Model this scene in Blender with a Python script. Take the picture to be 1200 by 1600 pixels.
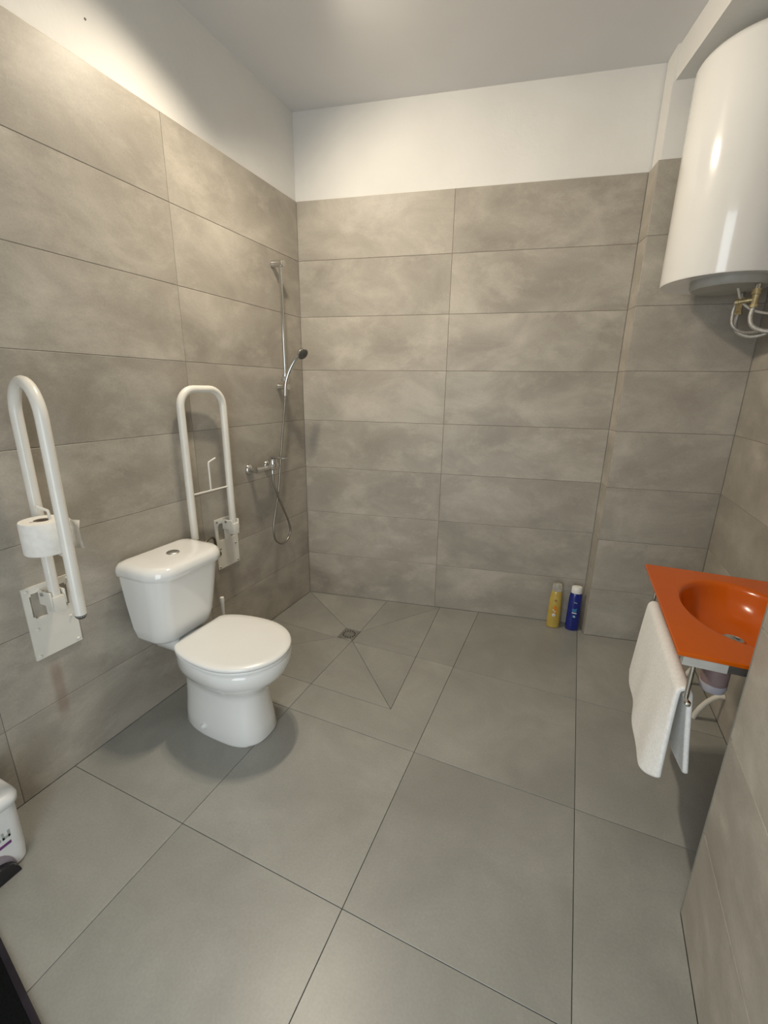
import bpy, bmesh, math, random
from math import sin, cos, pi, tan, radians, sqrt
from mathutils import Vector, Matrix

# ------------------------------------------------------------------ scene, camera, light
for o in list(bpy.data.objects):
    bpy.data.objects.remove(o, do_unlink=True)
S = bpy.context.scene
COL = S.collection
vs = S.view_settings
vs.view_transform = 'Standard'; vs.look = 'None'; vs.gamma = 1.0; vs.use_curve_mapping = False
vs.exposure = 0.06

cam = bpy.data.cameras.new('camera')
cam.sensor_fit = 'VERTICAL'; cam.sensor_height = 24.0
cam.lens = 677.58 / 1600 * 24.0
cam.clip_start = 0.02
camo = bpy.data.objects.new('camera', cam); COL.objects.link(camo)
camo.location = (1.5909, -2.3789, 1.4008)
camo.rotation_euler = (1.29262, -0.01381, 0.41160)
S.camera = camo

world = bpy.data.worlds.new('world'); S.world = world
world.use_nodes = True
wb = world.node_tree.nodes['Background']
wb.inputs[0].default_value = (0.80, 0.90, 1.0, 1); wb.inputs[1].default_value = 0.6

DOOR_X0, DOOR_X1, DOOR_H, FRONT_Y = 0.80, 1.72, 2.08, -2.80
al = bpy.data.lights.new('doorway_daylight', 'AREA')
al.shape = 'RECTANGLE'; al.size = 0.85; al.size_y = 1.95
al.energy = 20; al.color = (0.88, 0.96, 1.0)
alo = bpy.data.objects.new('doorway_daylight', al); COL.objects.link(alo)
alo.location = ((DOOR_X0 + DOOR_X1) / 2, FRONT_Y - 0.10, 1.04)
alo.rotation_euler = (radians(90), 0, 0)

LAMP = Vector((0.43, -0.90, 2.818))
LAMP_ENERGY = 32
LAMP_COLOR = (1.0, 0.87, 0.68)

# ------------------------------------------------------------------ helpers
def new_obj(name, me, parent=None, mat=None, loc=None, rotz=None, smooth=False):
    o = bpy.data.objects.new(name, me); COL.objects.link(o)
    if mat is not None:
        me.materials.clear(); me.materials.append(mat)
    if parent is not None: o.parent = parent
    if loc is not None: o.location = loc
    if rotz is not None: o.rotation_euler = (0, 0, rotz)
    return o

def finish(bm, name, smooth=True, angle=40):
    bmesh.ops.recalc_face_normals(bm, faces=bm.faces)
    me = bpy.data.meshes.new(name); bm.to_mesh(me); bm.free()
    if smooth:
        for p in me.polygons: p.use_smooth = True
        me.set_sharp_from_angle(angle=radians(angle))
    return me

def part(name, bm, mat, parent=None, smooth=True, angle=40):
    return new_obj(name, finish(bm, name, smooth, angle), parent, mat)

def empty(name, loc=(0, 0, 0), rotz=0.0):
    o = bpy.data.objects.new(name, None); COL.objects.link(o)
    o.empty_display_size = 0.05; o.location = loc; o.rotation_euler = (0, 0, rotz)
    return o

def tag(o, label, cat, group=None):
    o['label'] = label; o['category'] = cat
    if group: o['group'] = group
    return o

def struct(o, label=None, cat=None):
    o['kind'] = 'structure'
    if label: o['label'] = label
    if cat: o['category'] = cat
    return o

def under(root, *objs):
    """parent world-space parts to a root that stands somewhere: keep them where they are"""
    bpy.context.view_layer.update()
    inv = (Matrix.Translation(root.location) @ root.rotation_euler.to_matrix().to_4x4()).inverted()
    for o in objs:
        o.parent = root
        o.matrix_local = inv @ o.matrix_basis

def box(bm, x0, x1, y0, y1, z0, z1, bev=0.0, seg=2):
    t = bmesh.new()
    bmesh.ops.create_cube(t, size=1.0)
    for v in t.verts:
        v.co = Vector((x0 + (v.co.x + .5) * (x1 - x0), y0 + (v.co.y + .5) * (y1 - y0), z0 + (v.co.z + .5) * (z1 - z0)))
    if bev > 0:
        bmesh.ops.bevel(t, geom=t.edges[:] , offset=bev, segments=seg, profile=0.6, affect='EDGES')
    merge(bm, t)

def merge(bm, t, M=None):
    if M is not None: bmesh.ops.transform(t, matrix=M, verts=t.verts)
    me = bpy.data.meshes.new('tmp'); t.to_mesh(me); t.free(); bm.from_mesh(me); bpy.data.meshes.remove(me)

def loft(bm, loops, cap0=True, cap1=True, closed=True):
    rings = [[bm.verts.new(p) for p in L] for L in loops]
    n = len(rings[0])
    for a, b in zip(rings, rings[1:]):
        for i in range(n if closed else n - 1):
            j = (i + 1) % n
            try: bm.faces.new((a[i], a[j], b[j], b[i]))
            except ValueError: pass
    if cap0: bm.faces.new(rings[0])
    if cap1: bm.faces.new(list(reversed(rings[-1])))
    return rings

def tube(bm, pts, r, n=12, caps=True, rs=None):
    pts = [Vector(p) for p in pts]
    T = []
    for i in range(len(pts)):
        a = pts[max(i - 1, 0)]; b = pts[min(i + 1, len(pts) - 1)]
        T.append((b - a).normalized())
    up = Vector((0, 0, 1)) if abs(T[0].z) < 0.9 else Vector((1, 0, 0))
    N = (up - T[0] * up.dot(T[0])).normalized()
    loops = []
    for i, p in enumerate(pts):
        if i:
            N = (N - T[i] * N.dot(T[i])).normalized()
        B = T[i].cross(N)
        rr = rs[i] if rs else r
        loops.append([p + (N * cos(2 * pi * k / n) + B * sin(2 * pi * k / n)) * rr for k in range(n)])
    loft(bm, loops, caps, caps)

def smooth_path(pts, sub=8):
    P = [Vector(p) for p in pts]; out = []
    for i in range(len(P) - 1):
        p0 = P[i - 1] if i else P[i] * 2 - P[i + 1]
        p1, p2 = P[i], P[i + 1]
        p3 = P[i + 2] if i + 2 < len(P) else P[i + 1] * 2 - P[i]
        for k in range(sub):
            t = k / sub
            out.append(0.5 * ((2 * p1) + (p2 - p0) * t + (2 * p0 - 5 * p1 + 4 * p2 - p3) * t * t + (3 * p1 - p0 - 3 * p2 + p3) * t ** 3))
    out.append(P[-1])
    return out

def lathe(bm, prof, center=(0, 0, 0), axis='Z', n=32, cap0=True, cap1=True, M=None):
    """prof: list of (radius, height)"""
    loops = []
    for r, h in prof:
        r = max(r, 1e-4); L = []
        for k in range(n):
            a = 2 * pi * k / n
            if axis == 'Z': v = Vector((r * cos(a), r * sin(a), h))
            elif axis == 'X': v = Vector((h, r * cos(a), r * sin(a)))
            else: v = Vector((r * cos(a), h, r * sin(a)))
            if M is not None: v = M @ v
            L.append(v + Vector(center))
        loops.append(L)
    loft(bm, loops, cap0, cap1)

def rrect(x0, x1, y0, y1, r, z, n=6):
    """rounded rectangle loop, r = 4 radii or one (order: ++, -+, --, +-)"""
    if not isinstance(r, (list, tuple)): r = [r] * 4
    L = []
    for (cx, cy, a0, rr) in ((x1 - r[0], y1 - r[0], 0, r[0]), (x0 + r[1], y1 - r[1], 90, r[1]), (x0 + r[2], y0 + r[2], 180, r[2]), (x1 - r[3], y0 + r[3], 270, r[3])):
        for k in range(n + 1):
            a = radians(a0 + 90 * k / n)
            L.append(Vector((cx + rr * cos(a), cy + rr * sin(a), z)))
    return L

def dirM(d):
    """matrix turning +Z to direction d"""
    return Vector(d).to_track_quat('Z', 'Y').to_matrix()

# ------------------------------------------------------------------ materials
def material(name, color, rough=0.5, metal=0.0, coat=0.0, spec=0.5):
    m = bpy.data.materials.new(name); m.use_nodes = True
    b = m.node_tree.nodes['Principled BSDF']
    b.inputs['Base Color'].default_value = (*color, 1)
    b.inputs['Roughness'].default_value = rough
    b.inputs['Metallic'].default_value = metal
    b.inputs['Coat Weight'].default_value = coat
    b.inputs['Coat Roughness'].default_value = 0.06
    b.inputs['Specular IOR Level'].default_value = spec
    return m

def noisy(name, c0, c1, scale=20.0, rough=0.5, bump=0.0, bscale=200.0, detail=4.0, metal=0.0, coat=0.0, spec=0.5):
    m = material(name, c0, rough, metal, coat, spec)
    nt = m.node_tree; b = nt.nodes['Principled BSDF']
    tc = nt.nodes.new('ShaderNodeTexCoord')
    n = nt.nodes.new('ShaderNodeTexNoise'); n.inputs['Scale'].default_value = scale; n.inputs['Detail'].default_value = detail
    nt.links.new(tc.outputs['Object'], n.inputs['Vector'])
    r = nt.nodes.new('ShaderNodeValToRGB')
    r.color_ramp.elements[0].position = 0.35; r.color_ramp.elements[0].color = (*c0, 1)
    r.color_ramp.elements[1].position = 0.65; r.color_ramp.elements[1].color = (*c1, 1)
    nt.links.new(n.outputs['Fac'], r.inputs['Fac']); nt.links.new(r.outputs['Color'], b.inputs['Base Color'])
    if bump:
        n2 = nt.nodes.new('ShaderNodeTexNoise'); n2.inputs['Scale'].default_value = bscale
        nt.links.new(tc.outputs['Object'], n2.inputs['Vector'])
        bp = nt.nodes.new('ShaderNodeBump'); bp.inputs['Strength'].default_value = bump; bp.inputs['Distance'].default_value = 0.002
        nt.links.new(n2.outputs['Fac'], bp.inputs['Height']); nt.links.new(bp.outputs['Normal'], b.inputs['Normal'])
    return m

def tile_material(name, dark, mid, light, rough, veil=0.6, squash=(1, 1, 1.6), stain=False):
    m = material(name, mid, rough); nt = m.node_tree; N = nt.nodes; K = nt.links
    b = N['Principled BSDF']
    tc = N.new('ShaderNodeTexCoord'); oi = N.new('ShaderNodeObjectInfo')
    sc = N.new('ShaderNodeVectorMath'); sc.operation = 'MULTIPLY'; sc.inputs[1].default_value = squash
    K.new(tc.outputs['Object'], sc.inputs[0])
    mul = N.new('ShaderNodeMath'); mul.operation = 'MULTIPLY'; mul.inputs[1].default_value = 61.0
    K.new(oi.outputs['Random'], mul.inputs[0])
    cmb = N.new('ShaderNodeCombineXYZ')
    for i in range(3): K.new(mul.outputs[0], cmb.inputs[i])
    add = N.new('ShaderNodeVectorMath'); add.operation = 'ADD'
    K.new(sc.outputs[0], add.inputs[0]); K.new(cmb.outputs[0], add.inputs[1])
    big = N.new('ShaderNodeTexNoise'); big.inputs['Scale'].default_value = 2.6; big.inputs['Detail'].default_value = 7; big.inputs['Roughness'].default_value = 0.62
    big.inputs['Distortion'].default_value = 0.5
    K.new(add.outputs[0], big.inputs['Vector'])
    r1 = N.new('ShaderNodeValToRGB'); e = r1.color_ramp.elements
    e[0].position = 0.30; e[0].color = (*dark, 1); e[1].position = 0.74; e[1].color = (*light, 1)
    k = e.new(0.52); k.color = (*mid, 1)
    K.new(big.outputs['Fac'], r1.inputs['Fac'])
    # blotchy pale cement veils
    v = N.new('ShaderNodeTexNoise'); v.inputs['Scale'].default_value = 4.6; v.inputs['Detail'].default_value = 8; v.inputs['Roughness'].default_value = 0.7
    K.new(add.outputs[0], v.inputs['Vector'])
    rv = N.new('ShaderNodeMapRange'); rv.inputs[1].default_value = 0.50; rv.inputs[2].default_value = 0.74; rv.inputs[4].default_value = veil * 0.5
    K.new(v.outputs['Fac'], rv.inputs[0])
    mx = N.new('ShaderNodeMixRGB'); mx.inputs[2].default_value = (*[min(1, c * 1.12) for c in light], 1)
    K.new(rv.outputs[0], mx.inputs[0]); K.new(r1.outputs['Color'], mx.inputs[1])
    # fine speckle
    f = N.new('ShaderNodeTexNoise'); f.inputs['Scale'].default_value = 140; f.inputs['Detail'].default_value = 3
    K.new(tc.outputs['Object'], f.inputs['Vector'])
    rf = N.new('ShaderNodeMapRange'); rf.inputs[1].default_value = 0.3; rf.inputs[2].default_value = 0.7; rf.inputs[3].default_value = 0.95; rf.inputs[4].default_value = 1.05
    K.new(f.outputs['Fac'], rf.inputs[0])
    # each tile a touch lighter or darker
    rt = N.new('ShaderNodeMapRange'); rt.inputs[3].default_value = 0.93; rt.inputs[4].default_value = 1.07
    K.new(oi.outputs['Random'], rt.inputs[0])
    mm = N.new('ShaderNodeMath'); mm.operation = 'MULTIPLY'; K.new(rf.outputs[0], mm.inputs[0]); K.new(rt.outputs[0], mm.inputs[1])
    mc = N.new('ShaderNodeMixRGB'); mc.blend_type = 'MULTIPLY'; mc.inputs[0].default_value = 1
    K.new(mx.outputs[0], mc.inputs[1]); K.new(mm.outputs[0], mc.inputs[2])
    out = mc.outputs[0]
    if stain:
        # rusty run-off below the screws of the left grab rail plate
        gp = N.new('ShaderNodeNewGeometry'); sx = N.new('ShaderNodeSeparateXYZ'); K.new(gp.outputs['Position'], sx.inputs[0])
        def mr(src, a, c):
            r = N.new('ShaderNodeMapRange'); r.interpolation_type = 'SMOOTHSTEP'
            r.inputs[1].default_value = a; r.inputs[2].default_value = c
            K.new(src, r.inputs[0]); return r.outputs[0]
        def mu(p, q):
            m_ = N.new('ShaderNodeMath'); m_.operation = 'MULTIPLY'; K.new(p, m_.inputs[0])
            if isinstance(q, float): m_.inputs[1].default_value = q
            else: K.new(q, m_.inputs[1])
            return m_.outputs[0]
        k = mu(mu(mr(sx.outputs['Y'], -1.650, -1.628), mr(sx.outputs['Y'], -1.594, -1.614)), mu(mr(sx.outputs['Z'], 0.19, 0.28), mr(sx.outputs['Z'], 0.49, 0.40)))
        k = mu(mu(k, mr(sx.outputs['X'], 0.06, 0.03)), 0.45)
        st = N.new('ShaderNodeMixRGB'); st.inputs[2].default_value = (0.22, 0.13, 0.085, 1)
        K.new(k, st.inputs[0]); K.new(out, st.inputs[1]); out = st.outputs[0]
    K.new(out, b.inputs['Base Color'])
    rr = N.new('ShaderNodeMapRange'); rr.inputs[3].default_value = rough - 0.06; rr.inputs[4].default_value = rough + 0.08
    K.new(v.outputs['Fac'], rr.inputs[0]); K.new(rr.outputs[0], b.inputs['Roughness'])
    bp = N.new('ShaderNodeBump'); bp.inputs['Strength'].default_value = 0.08; bp.inputs['Distance'].default_value = 0.001
    K.new(f.outputs['Fac'], bp.inputs['Height']); K.new(bp.outputs['Normal'], b.inputs['Normal'])
    return m

M = {}
M['wall_tile'] = tile_material('wall_tile', (0.285, 0.258, 0.219), (0.367, 0.336, 0.288), (0.490, 0.453, 0.393), 0.46, veil=1.1, stain=True)
M['floor_tile'] = tile_material('floor_tile', (0.250, 0.247, 0.224), (0.290, 0.287, 0.262), (0.345, 0.341, 0.312), 0.34, veil=0.45, squash=(1, 1, 1))
M['grout'] = noisy('grout', (0.17, 0.152, 0.128), (0.23, 0.208, 0.178), 30, 0.9)
M['plaster'] = noisy('plaster', (0.70, 0.69, 0.665), (0.74, 0.73, 0.705), 3, 0.75, 0.5, 45)
M['ceiling'] = noisy('ceiling_paint', (0.66, 0.655, 0.655), (0.70, 0.695, 0.695), 2, 0.5, 0.15, 40)
M['edge_trim'] = noisy('edge_trim', (0.20, 0.20, 0.17), (0.26, 0.255, 0.22), 8, 0.45)
M['ceramic'] = noisy('ceramic', (0.80, 0.80, 0.78), (0.83, 0.83, 0.81), 2, 0.12, coat=0.5)
M['seat_plastic'] = noisy('seat_plastic', (0.80, 0.80, 0.78), (0.83, 0.83, 0.81), 4, 0.28)
M['white_enamel'] = noisy('white_enamel', (0.74, 0.72, 0.66), (0.78, 0.76, 0.70), 12, 0.30, coat=0.2)
M['heater_enamel'] = noisy('heater_enamel', (0.80, 0.79, 0.76), (0.83, 0.82, 0.79), 3, 0.16, coat=0.6)
M['heater_base'] = noisy('heater_base', (0.36, 0.36, 0.33), (0.42, 0.42, 0.39), 12, 0.5)
M['chrome'] = noisy('chrome', (0.62, 0.62, 0.61), (0.70, 0.70, 0.69), 20, 0.10, metal=1.0)
M['nickel'] = noisy('nickel', (0.55, 0.53, 0.49), (0.66, 0.64, 0.60), 20, 0.24, metal=1.0)
M['hose_metal'] = noisy('hose_metal', (0.26, 0.25, 0.22), (0.40, 0.38, 0.34), 300, 0.34, metal=0.9)
M['steel'] = noisy('steel', (0.40, 0.39, 0.37), (0.52, 0.51, 0.48), 60, 0.38, metal=1.0)
M['brass'] = noisy('brass', (0.42, 0.33, 0.16), (0.62, 0.55, 0.36), 80, 0.42, metal=0.8)
M['braid'] = noisy('braid', (0.30, 0.29, 0.27), (0.62, 0.61, 0.58), 420, 0.4, metal=0.6)
M['old_braid'] = noisy('old_braid', (0.05, 0.045, 0.03), (0.22, 0.20, 0.15), 300, 0.5, metal=0.5)
M['dark_rubber'] = noisy('dark_rubber', (0.08, 0.075, 0.07), (0.13, 0.12, 0.11), 40, 0.6)
M['hole_dark'] = noisy('hole_dark', (0.008, 0.008, 0.008), (0.015, 0.015, 0.014), 40, 0.8)
M['paper'] = noisy('paper', (0.80, 0.78, 0.73), (0.86, 0.84, 0.80), 60, 0.9, 0.3, 300)
M['card'] = noisy('card', (0.25, 0.19, 0.13), (0.32, 0.25, 0.18), 60, 0.9)
M['towel'] = noisy('towel', (0.80, 0.79, 0.76), (0.88, 0.87, 0.84), 120, 0.95, 0.9, 420)
M['orange_glass'] = noisy('orange_glass', (0.52, 0.090, 0.001), (0.57, 0.104, 0.002), 3, 0.20, coat=0.12, spec=0.35)
M['plain_grey'] = noisy('bracket_grey', (0.50, 0.49, 0.46), (0.56, 0.55, 0.52), 30, 0.4, metal=0.3)
M['bracket_dark'] = noisy('bracket_dark', (0.04, 0.035, 0.03), (0.07, 0.06, 0.05), 30, 0.5)
M['trap_mauve'] = noisy('trap_mauve', (0.34, 0.25, 0.25), (0.40, 0.30, 0.30), 20, 0.45)
M['trap_white'] = noisy('trap_white', (0.62, 0.62, 0.70), (0.70, 0.70, 0.78), 20, 0.4)
M['pipe_white'] = noisy('pipe_white', (0.68, 0.64, 0.56), (0.76, 0.72, 0.64), 20, 0.45)
M['bin_plastic'] = noisy('bin_plastic', (0.74, 0.75, 0.75), (0.79, 0.80, 0.80), 10, 0.35)
M['black_plastic'] = noisy('black_plastic', (0.008, 0.008, 0.010), (0.016, 0.016, 0.02), 30, 0.22)
M['recess_grey'] = noisy('recess_grey', (0.26, 0.22, 0.25), (0.32, 0.28, 0.31), 20, 0.5)
M['purple_print'] = noisy('purple_print', (0.11, 0.025, 0.14), (0.14, 0.035, 0.17), 20, 0.5)
M['grey_print'] = noisy('grey_print', (0.30, 0.34, 0.32), (0.38, 0.42, 0.40), 60, 0.5)
M['mat_black'] = noisy('mat_black', (0.003, 0.004, 0.004), (0.006, 0.007, 0.007), 200, 0.9, 0.5, 300, spec=0.1)
M['mat_edge'] = noisy('mat_edge', (0.012, 0.009, 0.015), (0.020, 0.016, 0.024), 30, 0.5, spec=0.3)
M['shampoo_yellow'] = noisy('shampoo_yellow', (0.46, 0.32, 0.06), (0.54, 0.39, 0.09), 12, 0.22, coat=0.4)
M['clear_cap'] = material('clear_cap', (0.86, 0.85, 0.78), 0.12)
M['clear_cap'].node_tree.nodes['Principled BSDF'].inputs['Transmission Weight'].default_value = 0.75
M['blue_bottle'] = noisy('blue_bottle', (0.006, 0.015, 0.16), (0.008, 0.022, 0.22), 12, 0.22, coat=0.4)
M['blue_print'] = noisy('blue_print', (0.03, 0.16, 0.36), (0.05, 0.22, 0.46), 30, 0.4)
M['white_print'] = noisy('white_print', (0.70, 0.72, 0.74), (0.80, 0.82, 0.84), 30, 0.4)
M['orange_print'] = noisy('orange_print', (0.66, 0.20, 0.01), (0.76, 0.27, 0.02), 30, 0.4)
M['cap_white'] = noisy('cap_white', (0.80, 0.79, 0.74), (0.86, 0.85, 0.80), 20, 0.35)
M['lamp_metal'] = noisy('lamp_metal', (0.70, 0.70, 0.70), (0.76, 0.76, 0.76), 20, 0.35)
M['rust'] = noisy('rust', (0.20, 0.11, 0.06), (0.28, 0.17, 0.10), 60, 0.8)
mb = material('bulb', (1, 0.9, 0.75), 0.4)
mb.node_tree.nodes['Principled BSDF'].inputs['Emission Color'].default_value = (1, 0.86, 0.66, 1)
mb.node_tree.nodes['Principled BSDF'].inputs['Emission Strength'].default_value = 4.0
M['bulb'] = mb

# ------------------------------------------------------------------ room
ZC = 2.818; ROW = 0.30; TOP = 2.40; GAP = 0.0009
AB = 0.182
BACK0 = Vector((0, 0)); BACK1 = Vector((1.7606, 1.7606 * tan(AB)))
COLF0 = Vector((1.7854, 0.212)); COLF1 = Vector((2.3174, 0.305))
RIGHT1 = Vector((2.335, -1.25)); NIB0 = Vector((2.026, -1.25)); NIB1 = Vector((1.974, FRONT_Y))

tile_cache = {}
def tile_mesh(w, h, th=0.009, ch=0.0012):
    key = (round(w, 4), round(h, 4))
    if key in tile_cache: return tile_cache[key]
    bm = bmesh.new()
    def L(i, y): return [Vector((i, y, i)), Vector((w - i, y, i)), Vector((w - i, y, h - i)), Vector((i, y, h - i))]
    loft(bm, [L(0, th), L(0, ch), L(ch, 0)])
    me = finish(bm, 'wall_tile', smooth=False); me.materials.append(M['wall_tile'])
    tile_cache[key] = me
    return me

def wall(name, A, B, cuts, label, tiled=True, ext0=0.0, ext1=0.0, holes=None, z0=0.0, thick=0.12, rows=8, gend=0.0):
    """A->B runs to the right as seen from inside the room; tile faces lie on the A-B line"""
    d = B - A; L = d.length; ang = math.atan2(d.y, d.x)
    bm = bmesh.new()
    if holes is None:
        box(bm, -ext0, L + ext1, 0.010, thick, -0.10, ZC + 0.05)
    else:
        h0, h1, hz = holes
        box(bm, -ext0, h0, 0.010, thick, -0.10, ZC + 0.05)
        box(bm, h1, L + ext1, 0.010, thick, -0.10, ZC + 0.05)
        box(bm, h0, h1, 0.010, thick, hz, ZC + 0.05)
    w = part(name, bm, M['plaster'], smooth=False)
    w.location = (A.x, A.y, 0); w.rotation_euler = (0, 0, ang)
    struct(w, label)
    if tiled:
        g = bmesh.new()
        spans = [(0, L - gend)] if holes is None else [(0, holes[0]), (holes[1], L)]
        for a, b in spans: box(g, a, b, 0.0014, 0.0102, 0, TOP - 0.001)
        if holes is not None: box(g, holes[0], holes[1], 0.0014, 0.0102, holes[2], TOP - 0.001)
        part('grout', g, M['grout'], w, smooth=False)
        for r in range(rows):
            for a, b in zip(cuts, cuts[1:]):
                za, zb = r * ROW, (r + 1) * ROW
                pieces = [(a, b, za)]
                if holes is not None and za < holes[2]:
                    pieces = []
                    if a < holes[0]: pieces.append((a, min(b, holes[0]), za))
                    if b > holes[1]: pieces.append((max(a, holes[1]), b, za))
                for (p, q, zz) in pieces:
                    if q - p < 0.01: continue
                    t = new_obj('tile', tile_mesh(q - p - 2 * GAP, ROW - 2 * GAP), w)
                    t.location = (p + GAP, 0, zz + GAP)
    return w

LFRONT = Vector((0, FRONT_Y))
wl = wall('wall_left', LFRONT, BACK0, [0, -FRONT_Y - 2.7, -FRONT_Y - 1.7985, -FRONT_Y - 0.8952, -FRONT_Y], 'long side wall behind the toilet, grey cement-look tiles below white plaster', ext1=0.1)
wbk = wall('wall_back', BACK0, BACK1, [0, 0.886, (BACK1 - BACK0).length], 'shower end wall with two columns of wide grey tiles', ext0=0.1, ext1=0.15)
wcs = wall('wall_column_side', BACK1, COLF0, [0, (COLF0 - BACK1).length], 'narrow tiled return beside the two bottles', thick=0.06, tiled=True, ext1=-0.012, gend=0.004)
wcf = wall('wall_column', COLF0, COLF1, [0, (COLF1 - COLF0).length], 'shallow tiled pier behind the water heater', ext1=0.1, ext0=-0.012)
wr = wall('wall_right', COLF1, RIGHT1, [0, 0.9, (RIGHT1 - COLF1).length], 'wall of the basin recess under the water heater', ext0=0.02, ext1=0.1)
wnb = wall('wall_nib_end', RIGHT1, NIB0, [0, (NIB0 - RIGHT1).length], 'end of the near wall stub facing the basin', ext1=-0.014)
wnf = wall('wall_right_front', NIB0, NIB1, [0, 0.9, (NIB1 - NIB0).length], 'near right wall stub in front of the basin', ext1=0.1, ext0=-0.014)
wf = wall('wall_front', NIB1, LFRONT, [0, 0.9, 1.8, NIB1.x], 'wall with the doorway at the photographer side', ext0=0.1, ext1=0.1, holes=(NIB1.x - DOOR_X1, NIB1.x - DOOR_X0, DOOR_H))

bm = bmesh.new(); lathe(bm, [(0.0035, 0.0), (0.0035, 0.0015), (0.0, 0.002)], (-FRONT_Y - 1.146, 0.010, 2.525), n=10, M=dirM((0, -1, 0))); part('nail_hole', bm, M['dark_rubber'], wl)
# door frame
bm = bmesh.new()
for x0, x1 in ((DOOR_X0 - 0.05, DOOR_X0 + 0.02), (DOOR_X1 - 0.02, DOOR_X1 + 0.05)):
    box(bm, x0, x1, FRONT_Y - 0.13, FRONT_Y + 0.012, 0, DOOR_H + 0.05)
box(bm, DOOR_X0 + 0.02, DOOR_X1 - 0.02, FRONT_Y - 0.13, FRONT_Y + 0.012, DOOR_H - 0.02, DOOR_H + 0.05)
struct(part('trim_1', bm, M['plaster'], smooth=False), 'white door frame around the doorway')

# ceiling and beam
bm = bmesh.new(); box(bm, -0.15, 2.5, FRONT_Y - 0.15, 0.55, ZC, ZC + 0.1)
struct(part('ceiling', bm, M['ceiling'], smooth=False), 'plain pale painted ceiling')
bm = bmesh.new()
bl = [Vector((1.800, 0.235)), Vector((1.860, 0.0)), Vector((2.125, -1.06)), Vector((2.36, -1.06)), Vector((2.36, 0.33))]
loft(bm, [[Vector((p.x, p.y, z)) for p in bl] for z in (2.69, ZC + 0.02)])
struct(part('ceiling_beam', bm, M['plaster'], smooth=False), 'white ceiling beam above the water heater')

# edge trim on the nib corner and the column corner
bm = bmesh.new(); box(bm, -0.0012, 0.0035, 0.0, 0.0042, 0, TOP)
t2 = part('trim_2', bm, M['edge_trim'], smooth=False); t2.location = (NIB0.x, NIB0.y - 0.003, 0); struct(t2, 'slim edge strip on the near wall corner')

# floor: sub base + tiles cut by clipping
bm = bmesh.new()
box(bm, -0.12, 2.5, FRONT_Y - 0.15, 0.5, -0.16, -0.024)
fl = part('floor', bm, M['grout'], smooth=False); struct(fl, 'grey tiled floor with falls towards the shower drain')
room = [BACK0, BACK1, COLF0, COLF1, RIGHT1, NIB0, NIB1 + Vector((0, -0.14)), LFRONT + Vector((0, -0.14))]
def clip(poly, p, n):
    out = []
    for i in range(len(poly)):
        a, b = poly[i], poly[(i + 1) % len(poly)]
        da, db = (a - p).dot(n), (b - p).dot(n)
        if da >= 0: out.append(a)
        if da * db < 0: out.append(a + (b - a) * (da / (da - db)))
    return out
def area(poly): return 0.5 * sum(a.x * b.y - b.x * a.y for a, b in zip(poly, poly[1:] + poly[:1]))
def hp(poly, a, b):
    """keep the left of a->b"""
    d = b - a
    return clip(poly, a, Vector((-d.y, d.x)))
def inset(poly, g):
    p = poly
    for a, b in list(zip(poly, poly[1:] + poly[:1])):
        d = (b - a)
        if d.length < 1e-6: continue
        n = Vector((-d.y, d.x)).normalized()
        p = clip(p, a + n * g, n)
        if len(p) < 3: return []
    return p
DR = [Vector((0.457, -0.309)), Vector((0.457, -0.4165)), Vector((0.5545, -0.4165)), Vector((0.5545, -0.309))]   # drain hole, ccw from back-left
ZN = [Vector((0, 0.0)), Vector((0, -0.8495)), Vector((0.9774, -0.8495)), Vector((0.9073, 0.167))]               # shower falls zone
DROP = 0.010
def zfall(p):
    """height of the shower falls: 0 at the zone edge, -DROP at the drain"""
    best = 0
    for i in range(4):
        a, b = ZN[i], ZN[(i + 1) % 4]; c = DR[i]
        d = (b - a); n = Vector((-d.y, d.x)).normalized()
        h = (p - a).dot(n); hc = ((DR[i] + DR[(i + 1) % 4]) / 2 - a).dot(n)
        f = 1 - max(0, min(1, h / hc))
        best = max(best, f)
    return -DROP * (1 - best)
def inset2(poly, g, inner):
    p = poly
    for a, b in list(zip(poly, poly[1:] + poly[:1])):
        d = (b - a)
        if d.length < 1e-6: continue
        if any(abs((a - q).dot(m)) < 1e-5 and abs((b - q).dot(m)) < 1e-5 for q, m in inner): continue
        n = Vector((-d.y, d.x)).normalized()
        p = clip(p, a + n * g, n)
        if len(p) < 3: return []
    return p
def floor_tile(polys, falls=False, inner=()):
    """one tile: convex pieces that meet without a joint along the inner lines"""
    z = (lambda p: zfall(p)) if falls else (lambda p: 0.0)
    bm = bmesh.new(); c = None
    for poly in polys:
        inn = inner
        if isinstance(poly, tuple): poly, inn = poly
        poly = [p for i, p in enumerate(poly) if (p - poly[i - 1]).length > 1e-5]
        if len(poly) < 3 or abs(area(poly)) < 2e-5: continue
        if area(poly) < 0: poly.reverse()
        q = inset2(poly, 0.0009, inn); q2 = inset2(poly, 0.0017, inn)
        if len(q) < 3 or len(q) != len(q2): continue
        if c is None: c = sum(q, Vector((0, 0))) / len(q)
        L0 = [Vector((p.x - c.x, p.y - c.y, -0.030)) for p in q]
        L1 = [Vector((p.x - c.x, p.y - c.y, z(p) - 0.0008)) for p in q]
        L2 = [Vector((p.x - c.x, p.y - c.y, z(p))) for p in q2]
        loft(bm, [L0, L1, L2])
    if c is None: bm.free(); return
    me = finish(bm, 'floor_tile', smooth=False); me.materials.append(M['floor_tile'])
    t = new_obj('tile', me, fl); t.location = (c.x, c.y, 0)
XS = [-0.01, 0.5534, 1.1565, 1.7498, 2.40]; YS = [0.5, -0.4255, -1.0336, -1.6287, -2.23, -2.94]
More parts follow.
